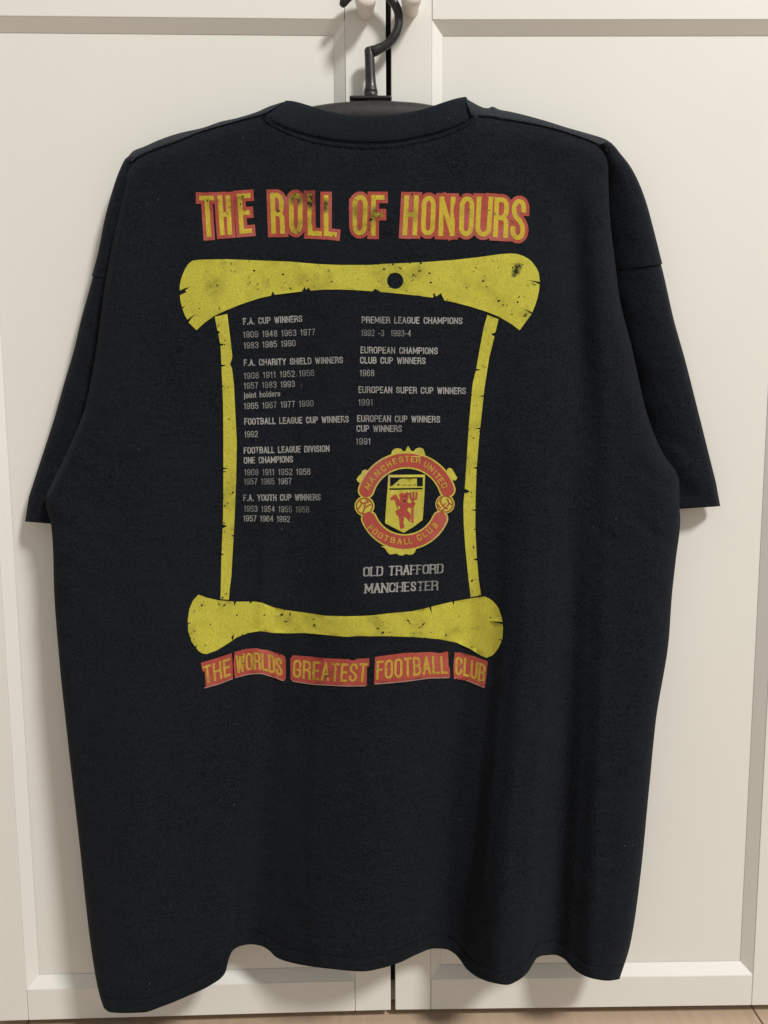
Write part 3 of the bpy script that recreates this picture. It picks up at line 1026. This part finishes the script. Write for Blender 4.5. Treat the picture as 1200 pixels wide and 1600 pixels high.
# ---- scroll
ROLL_TOP = [(300.5, 407.5), (310, 406), (325, 405.5), (355, 405), (405, 407), (455, 409), (495, 412.5), (530, 414), (580, 414), (597, 412.5), (635, 411), (672, 409), (710, 406), (747, 402), (780, 397.3), (797, 396), (806, 396.5), (812, 398), (819, 400.5), (825, 404), (831, 409), (835, 414), (839, 420), (842, 427), (843.5, 440),
            (842, 455), (840, 465), (837, 475), (831, 490), (820, 505), (812, 516), (800, 507), (780, 495), (760, 487), (735, 479), (710, 472.5), (692, 469), (672, 464.5), (635, 460), (605, 457), (580, 455), (555, 453.3), (530, 452.3), (505, 452.5), (475, 455), (430, 460.5), (405, 466), (375, 476), (352, 485.5), (334, 494), (320, 504), (307, 516),
            (295, 504), (289, 493), (285, 482.5), (281.5, 468), (280.7, 455), (281, 445), (283, 436), (285, 430), (288, 423), (291, 417), (295, 411.5)]
SUB_TOP = [[(278, 455), (290, 450), (296.5, 448.5), (289, 454), (292, 456), (278, 463)], [(288, 503), (300, 494), (309, 489), (300, 496), (294, 505)], [(281, 482), (290, 477), (284, 484)],
           [(423, 463), (426, 455), (430, 462)], [(471, 457), (476, 448), (478, 453), (482, 449.5), (487, 456)], [(580, 457), (586, 451), (598, 458)], [(675, 467), (679, 460.5), (682, 463), (689, 458), (695, 471)],
           [(847, 441), (834, 438.8), (824, 438), (836, 441), (847, 446)], [(836, 444), (828, 442), (838, 447)], [(833, 492), (817, 482), (833, 488.5)], disc((617.5, 438.7), 12.7, 40)]
BAR_L = [(335.5, 495), (341.5, 525), (344.5, 540), (346, 570), (348.5, 630), (349, 690), (349, 750), (348.5, 810), (346, 870), (344.5, 936), (357.5, 937.3), (359, 920), (361.5, 900), (364, 855), (366.5, 810), (369, 750), (370, 690), (367.5, 642), (365.5, 600), (362.5, 576), (359.5, 568.5), (362, 562), (363, 556.5), (360.5, 534), (355, 490.5)]
SUB_L = [[(341, 536), (350, 538), (342, 541)], [(343, 569), (354, 571), (343, 574)], [(345, 602), (352, 603), (345, 605)], [(346, 730), (357, 732), (346, 734)], [(346, 736), (355, 737), (346, 739)], [(345, 818), (355, 822), (345, 827)], [(344, 864), (351, 866), (344, 868)], [(339, 516), (344, 519), (340, 523)]]
BAR_R = [(761.5, 492), (779, 498.6), (772, 528), (764.5, 558), (757, 606), (752.5, 648), (748, 690), (744.5, 735), (743, 780), (742.6, 825), (745, 870), (748, 906), (751.6, 930), (735.5, 933), (731.5, 900), (727, 855), (724.6, 819), (724, 789), (726.5, 759), (730, 705), (732.5, 666), (737.5, 609), (739, 597), (743.5, 579), (749.5, 546), (755.5, 513)]
SUB_R = [[(775, 519), (767, 522), (773, 526)], [(742, 576), (752, 577.5), (742, 580)], [(758, 617), (748, 619.5), (757, 620)], [(752, 668), (740, 669.5), (751, 671)], [(747, 729), (738, 731), (746, 733)], [(725, 763), (735, 768), (725, 771)], [(746, 795), (736, 797), (745, 799)], [(745, 826), (739, 827), (745, 829)], [(749, 871), (739, 874), (748, 877)], [(746, 743), (742, 744), (746, 746)]]
ROLL_BOT = [(310, 929), (323, 933.7), (341, 938), (367, 940), (399, 940), (410, 942), (427, 949), (449, 953.6), (475, 957), (507.5, 962), (540, 963), (565, 962.4), (583, 961.4), (605, 958.6), (644, 955), (670, 949), (702.5, 941), (735, 935), (757, 932), (764, 935), (770, 939), (775, 944.5), (779.4, 951), (784.4, 966), (786, 981), (785, 998.7), (778, 1014), (770, 1023.6), (760, 1028), (750, 1023.6), (735, 1014), (713, 1004), (687, 998.7), (648, 995.4), (605, 994), (583, 994), (540, 995),
            (507.5, 992), (475, 989), (449, 989.6), (427, 989), (406, 986), (388, 989), (371, 995.4), (356, 1005.6), (338.5, 1016.4), (323, 1022), (316, 1021), (310, 1017), (299.5, 1003), (294, 985.7), (293.4, 968), (296, 951), (301.7, 938)]
SUB_BOT = [[(291, 974), (299, 973), (291, 977.5)], [(302, 1013), (308.5, 1007), (306, 1014)], [(365, 938), (369, 940), (366, 947)], [(389, 938), (394, 940), (391, 943.5)], [(670, 947), (674, 948), (674.5, 959)], [(706, 938), (710, 940), (708.5, 946)], [(788, 972), (764, 970.5), (788, 976)], [(788, 1003), (778, 999), (787, 999)], [(361, 996), (366, 990), (364, 1001)]]
specks = []
for (x0, x1, y0, y1, k) in ((290, 835, 402, 505, 40), (346, 366, 500, 930, 14), (727, 765, 510, 925, 20), (300, 780, 940, 1015, 20)):
    for _ in range(k):
        cx_, cy_ = random.uniform(x0, x1), random.uniform(y0, y1)
        s = random.choice((.7, .8, 1.0, 1.3, 1.8))
        a = random.uniform(-.9, .3)
        e = random.uniform(1.0, 2.2)
        q = []
        for t in range(6):
            th = t * math.pi / 3 + random.uniform(-.3, .3)
            x, y = s * e * math.cos(th) * .8, s * math.sin(th) * .8
            q.append((cx_ + x * math.cos(a) - y * math.sin(a), cy_ + x * math.sin(a) + y * math.cos(a)))
        specks.append(q)
polys = [ROLL_TOP, BAR_L, BAR_R, ROLL_BOT]
p, t = fill(polys, SUB_TOP + SUB_L + SUB_R + SUB_BOT + specks, 6.0)
print_layer('scroll_print', [(p, t, L1, 0)], BP, [INK_Y])

# ---- honours list
LINES = [
    ('F.A. CUP WINNERS', 380, 507.5, 472.5, 503, 10.3, 1), ('1909 1948 1963 1977', 380, 528, 492.5, 523.6, 10, 0), ('1983 1985 1990', 381, 545, 462, 541, 10, 0),
    ('F.A. CHARITY SHIELD WINNERS', 381, 572, 536, 567.5, 10.3, 1), ('1908 1911 1952 1956', 381, 592.5, 491, 587.5, 10, 0), ('1957 1983 1993', 381, 608, 461, 604.7, 10, 0), ('joint holders', 381, 622.5, 438, 619.5, 9.5, 2),
    ('1965 1967 1977 1990', 381, 639.7, 490, 635, 10, 0), ('FOOTBALL LEAGUE CUP WINNERS', 381.7, 663.8, 545, 660, 10.3, 1), ('1992', 382, 683.7, 403, 683, 10, 0),
    ('FOOTBALL LEAGUE DIVISION', 381, 709, 515, 706, 10.3, 1), ('ONE CHAMPIONS', 381, 724.7, 458, 722.5, 10.3, 1), ('1908 1911 1952 1956', 381.7, 743, 485, 742, 10, 0), ('1957 1965 1967', 381, 757.5, 455.5, 756.7, 10, 0),
    ('F.A. YOUTH CUP WINNERS', 380, 783, 501, 782, 10.3, 1), ('1953 1954 1955 1956', 381, 799.7, 483, 801, 9.8, 0), ('1957 1964 1992', 380, 814.7, 453, 816, 9.8, 0),
    ('PREMIER LEAGUE CHAMPIONS', 565, 505, 722.5, 506.5, 10.5, 1), ('1992 -3  1993-4', 564, 525, 642, 526, 10.2, 0), ('EUROPEAN CHAMPIONS', 563, 552, 684, 553.5, 10.5, 1), ('CLUB CUP WINNERS', 562.5, 568, 665, 569, 10.5, 1),
    ('1968', 562, 588, 585, 588, 10.2, 0), ('EUROPEAN SUPER CUP WINNERS', 560, 614, 728, 616, 10.5, 1), ('1991', 560, 634, 582.5, 633.7, 10.2, 0), ('EUROPEAN CUP WINNERS', 558, 659, 687.5, 660.5, 10.5, 1), ('CUP WINNERS', 557, 674.7, 628, 675, 10.5, 1), ('1991', 556, 694.7, 579, 694.7, 10.2, 0)]
parts_l = []
for (txt, x0, y0, x1, y1, hcap, heavy) in LINES:
    hw = {0: .60, 1: .82, 2: .72}[heavy]
    m = hw
    dx, dy = (x1 - x0), (y1 - y0)
    L = math.hypot(dx, dy)
    ex = np.array([dx / L, dy / L]); ey = np.array([-dy / L, dx / L])   # ey points down
    o = np.array([x0, y0]) - ey * hcap

    def mapper(u, v):
        return tuple(o + ex * (m + u * (L - 2 * m)) + ey * (m + v * (hcap - 2 * m)))
    polys = []
    for ch, q in text_strokes(txt, mapper, .56 if heavy else .62):
        polys += stroke_polys(q, hw)
    p, t = fill(polys, (), None)
    parts_l.append((p, t, L1, 1 if heavy else 0))
print_layer('honours_text', parts_l, BP, [INK_W, INK_WH])

# ---- serif place name
SERIF = {'M': 1.45, 'N': 1.2, 'H': 1.2, 'A': 1.15, 'O': 1.15, 'I': .3, 'L': .9, 'E': .95, 'F': .9, 'T': 1.25, 'R': 1.15, 'D': 1.15, 'C': 1.05, 'S': .8, ' ': .55}
parts_s = []
for (txt, x0, y0, x1, y1, hcap) in (('OLD TRAFFORD', 567, 900.7, 694, 895.2, 14.2), ('MANCHESTER', 569.5, 927, 686, 921.5, 14.2)):
    dx, dy = (x1 - x0), (y1 - y0); L = math.hypot(dx, dy)
    ex = np.array([dx / L, dy / L]); ey = np.array([-dy / L, dx / L])
    ws = [SERIF[c] for c in txt]; gap = .5
    tot = sum(ws) + gap * (len(txt) - 1); x = 0
    polys = []
    for ch, w in zip(txt, ws):
        for s in G[ch][1]:
            q = []
            for pnt in s:
                v = pnt[1]
                uu = (x + pnt[0] * w) / tot * (L - 4) + 2
                q.append(np.array([x0, y0]) + ex * (uu + (.5 - v) * 1.2) + ey * (-(1 - v) * (hcap - 1.2) - .6))
            polys += stroke_polys(q, 1.22, False, .68)
            for e_, o_ in ((0, 1), (-1, -2)):
                if s[e_][1] in (0, 1) and abs(s[e_][1] - s[o_][1]) > .5 and ch not in 'S' and not (ch == 'T' and s[e_][1] == 0):
                    c = q[e_] * 1.0
                    polys += stroke_polys([c - ex * 2.4, c + ex * 1.9], .5)
        x += w + gap
    p, t = fill(polys, (), None)
    parts_s.append((p, t, L1, 0))
print_layer('place_name_text', parts_s, BP, [INK_WH])


# ---- crest
def C_(x, y): return (535 + x / 6.0, 680 + y / 6.0)


def arc_band(cx_, cy_, r, a0, a1, hw, n=44, rnd=1.0):
    outer = [(cx_ + (r + hw) * math.cos(math.radians(a)), cy_ - (r + hw) * math.sin(math.radians(a))) for a in np.linspace(a0, a1, n)]
    inner = [(cx_ + (r - hw) * math.cos(math.radians(a)), cy_ - (r - hw) * math.sin(math.radians(a))) for a in np.linspace(a1, a0, n)]
    def cap(a, sgn):
        c = (cx_ + r * math.cos(math.radians(a)), cy_ - r * math.sin(math.radians(a)))
        return [(c[0] + hw * math.cos(math.radians(a + sgn * t)), c[1] - hw * math.sin(math.radians(a + sgn * t))) for t in np.linspace(0, 180, 12)[1:-1]]
    s = 1 if a1 > a0 else -1
    return outer + cap(a1, s) + inner + cap(a0, -s)[::-1][::-1][::-1]


uc, ur = C_(604, 634), 66.5
lc, lr = C_(583, 640), 60.5
ycol, rcol, tcol, kcol = [], [], [], []
up_y = arc_band(uc[0], uc[1], ur, 163, 18, 13.0); up_r = arc_band(uc[0], uc[1], ur, 163, 18, 10.6)
lo_y = arc_band(lc[0], lc[1], lr, 203, 337, 12.6); lo_r = arc_band(lc[0], lc[1], lr, 203, 337, 10.3)
ycol += [up_y, lo_y]; rcol += [up_r, lo_r]


def blob(pts): return [C_(*q) for q in pts]


ycol += [blob([(455, 185), (465, 150), (485, 128), (520, 122), (550, 128), (568, 150), (590, 150), (600, 125), (615, 100), (632, 125), (645, 148), (668, 150), (690, 125), (725, 115), (758, 128), (770, 160), (780, 190), (620, 200)]),
         blob([(132, 415), (150, 385), (178, 360), (185, 335), (210, 322), (238, 330), (240, 355), (225, 390), (210, 430), (165, 448), (145, 438)]),
         blob([(975, 345), (985, 315), (1005, 305), (1028, 315), (1045, 345), (1060, 372), (1078, 400), (1060, 425), (1030, 420), (1000, 390)]),
         blob([(400, 1062), (420, 1095), (445, 1118), (480, 1115), (505, 1108), (530, 1125), (565, 1128), (595, 1112), (625, 1122), (655, 1118), (678, 1100), (690, 1068), (735, 1045), (560, 1040), (360, 1040)]),
         [C_(*q) for q in disc((207, 665), 93, 36)], [C_(*q) for q in disc((962, 645), 90, 36)]]
ballred = []
for (cx_, cy_) in ((207, 665), (962, 645)):
    ring = disc((cx_, cy_), 75, 30)
    ring.append(ring[0])
    ballred += stroke_polys([C_(*q) for q in ring], .95, True)
for s in ([(165, 615), (185, 640), (250, 625)], [(185, 640), (150, 690)], [(215, 632), (205, 690), (190, 735)], [(205, 680), (262, 650)], [(225, 600), (240, 625)],
          [(930, 590), (915, 620), (945, 665), (985, 690)], [(945, 665), (965, 640)], [(985, 600), (1000, 640), (975, 680), (935, 705)], [(1000, 640), (1030, 650)], [(895, 650), (920, 680)]):
    ballred += stroke_polys([C_(*q) for q in s], 1.05, True)
shield = blob([(430, 372), (775, 370), (772, 480), (765, 620), (752, 795), (665, 860), (575, 915), (490, 872), (400, 825), (406, 720), (415, 600), (424, 480)])
kcol = [blob([(447, 396), (740, 393), (740, 405), (560, 408), (538, 414), (470, 472), (447, 482)]), blob([(698, 395), (755, 393), (754, 480), (698, 480)]), blob([(440, 498), (752, 492), (752, 508), (440, 514)]),
        blob([(512, 462), (528, 455), (540, 470), (512, 473)]), blob([(560, 466), (600, 462), (600, 470), (560, 473)]), blob([(610, 466), (650, 463), (650, 470), (610, 472)]), blob([(665, 465), (690, 463), (690, 470), (665, 472)])]


def D_(x, y): return (600 + x / 15.0, 740 + y / 15.0)


figure = [D_(*q) for q in [(395, 455), (425, 418), (440, 462), (490, 468), (520, 440), (550, 410), (560, 452), (600, 450), (575, 505), (578, 560), (545, 640), (560, 680), (600, 700), (650, 680), (690, 650), (735, 690), (715, 765), (650, 812), (590, 795), (560, 800), (545, 862), (600, 920), (625, 950), (635, 1010), (620, 1070), (605, 1140), (565, 1085), (520, 1040), (462, 1000), (470, 1070), (455, 1180), (482, 1230), (462, 1282), (378, 1287), (365, 1150), (345, 1012), (300, 965), (268, 870), (335, 850), (300, 785), (262, 650), (225, 610), (165, 625), (148, 580), (225, 500), (300, 500), (335, 580), (375, 640), (385, 640), (370, 560), (350, 490)]]
figs = [figure]
for s, w in (([(672, 590), (668, 1130)], 1.7), ([(615, 460), (625, 585), (680, 610), (755, 585), (765, 455)], 1.5), ([(690, 450), (690, 610)], 1.6)):
    figs += stroke_polys([D_(*q) for q in s], w, False)
fig_holes = [[D_(*q) for q in [(330, 770), (350, 735), (372, 770), (375, 820), (345, 838), (328, 815)]]]
LET_U = [('M', 240, 478, 54), ('A', 275, 418, 48), ('N', 325, 358, 42), ('C', 383, 312, 34), ('H', 437, 274, 26), ('E', 491, 246, 18), ('S', 549, 229, 9), ('T', 605, 222, 0), ('E', 660, 224, -6), ('R', 712, 234, -12), ('U', 787, 274, -28), ('N', 832, 312, -36), ('I', 868, 348, -42), ('T', 893, 385, -50), ('E', 922, 425, -56), ('D', 955, 470, -62)]
LET_L = [('F', 266, 868, -52), ('O', 306, 905, -44), ('O', 356, 940, -34), ('T', 411, 966, -24), ('B', 473, 984, -12), ('A', 536, 996, -3), ('L', 595, 996, 4), ('L', 638, 990, 8), ('C', 720, 958, 26), ('L', 770, 928, 34), ('U', 818, 894, 42), ('B', 868, 846, 52)]
for (ch, x, y, ang) in LET_U + LET_L:
    w = {'M': 42, 'N': 36, 'I': 2, 'A': 40, 'E': 27, 'T': 36, 'L': 25, 'F': 26}.get(ch, 32); hgt = 48
    a = math.radians(-ang)
    for s in G[ch][1]:
        q = []
        for (uu, vv_) in s:
            lx_, ly_ = (uu - .5) * w, (vv_ - .5) * hgt
            q.append(C_(x + lx_ * math.cos(a) - ly_ * math.sin(a), y + lx_ * math.sin(a) + ly_ * math.cos(a)))
        tcol += stroke_polys(q, .84)
parts_c = []
p, t = fill(ycol + [shield], kcol, 6.0); parts_c.append((p, t, L1, 0))
p, t = fill(rcol, (), 6.0); parts_c.append((p, t, L2, 1))
p, t = fill(ballred, (), None); parts_c.append((p, t, L2, 3))
p, t = fill(figs, fig_holes, 6.0); parts_c.append((p, t, L2, 1))
p, t = fill(tcol, (), None); parts_c.append((p, t, L3, 2))
p, t = fill([[D_(*q) for q in disc((480, 640), 22, 10)], [D_(*q) for q in disc((515, 530), 14, 8)], [D_(*q) for q in disc((440, 535), 13, 8)]], (), None); parts_c.append((p, t, L3, 4))
INK_BALL = ink_mat('ball_red_ink', (0.33, 0.075, 0.035), 0.3)
INK_CT = ink_mat('crest_letter_ink', (0.50, 0.33, 0.055), 0.3)
print_layer('crest_print', parts_c, BP, [INK_CY, INK_R, INK_CT, INK_BALL, INK_K])

# ---- slogan on its red ribbons
RIB = [
    ('THE', [(314, 1035.5), (338, 1028.5), (362, 1020.5)], [(319, 1075), (343, 1068.5), (364, 1060)], [(314, 1035.5), (338, 1028.5), (362, 1020.5), (363.5, 1040), (364, 1060.5), (345, 1068), (322, 1075.3), (320, 1050), (316, 1048)], .07, .90),
    ('WORLDS', [(367, 1018.5), (384, 1014), (401, 1013), (419, 1016), (442, 1023)], [(367, 1059), (388, 1053.5), (408, 1052), (421, 1056), (444, 1064)], [(366.5, 1018.7), (384, 1014), (401, 1012.8), (419, 1016), (440, 1022.5), (445, 1025.5), (446.5, 1030), (446.5, 1059), (445, 1063.5), (440, 1064), (421, 1056.5), (408, 1052.3), (388, 1053.5), (367, 1059.5), (365, 1040)], .04, .95),
    ('GREATEST', [(456, 1023.6), (486, 1026), (540, 1030), (577, 1029)], [(455, 1064), (486, 1069), (540, 1072), (573, 1071.5)], [(453.5, 1029), (457.7, 1023.8), (486, 1026), (508, 1028.5), (540, 1030), (577, 1028.6), (577, 1041), (573.5, 1042), (573, 1071.3), (540, 1072), (508, 1071), (486, 1069), (458, 1064.5), (454, 1062)], .035, .97),
    ('FOOTBALL', [(586, 1026.5), (631, 1020.3), (660, 1019.5), (700, 1018.5)], [(584.5, 1069), (631, 1065), (670, 1059.5), (703, 1058.7)], [(586, 1026.5), (631, 1020.3), (660, 1019.3), (700, 1018.3), (701, 1040), (703, 1045.5), (703.3, 1059), (670, 1059.6), (631, 1065.2), (584.5, 1069.3)], .04, .965),
    ('CLUB', [(710, 1019), (731, 1022), (762, 1033)], [(709, 1059.5), (731, 1063.7), (757, 1074.5)], [(710.5, 1019.5), (720, 1019.5), (740, 1025), (762, 1033.3), (760, 1055), (757.5, 1073.5), (754, 1074.5), (731, 1064), (709, 1059.6), (708.5, 1040)], .07, .94)]
reds, yels, pale = [], [], []
for (word, tp, bt, outline, u0_, u1_) in RIB:
    bf = band(tp, bt)

    def mapper(u, v):
        return bf(u0_ + u * (u1_ - u0_), .205 + v * .60)
    reds.append(outline)
    for ch, q in text_strokes(word, mapper, .62):
        yels += stroke_polys(q, 1.85)
    pale += stroke_polys([bf(0.02 + k * .96 / 12, 1.0) for k in range(13)], .75)
parts_r = []
p, t = fill(reds, (), 6.0); parts_r.append((p, t, L1, 0))
p, t = fill(yels, (), 6.0); parts_r.append((p, t, L2, 1))
p, t = fill(pale, (), None); parts_r.append((p, t, L3, 2))
INK_PALE = ink_mat('pale_edge_ink', (0.42, 0.24, 0.20), 0.6)
print_layer('slogan_print', parts_r, BP, [INK_R, INK_YS, INK_PALE])

# parts built in world space under parents that sit at the origin of the shirt's own frame
bpy.context.view_layer.update()
scene.render.engine = 'CYCLES'
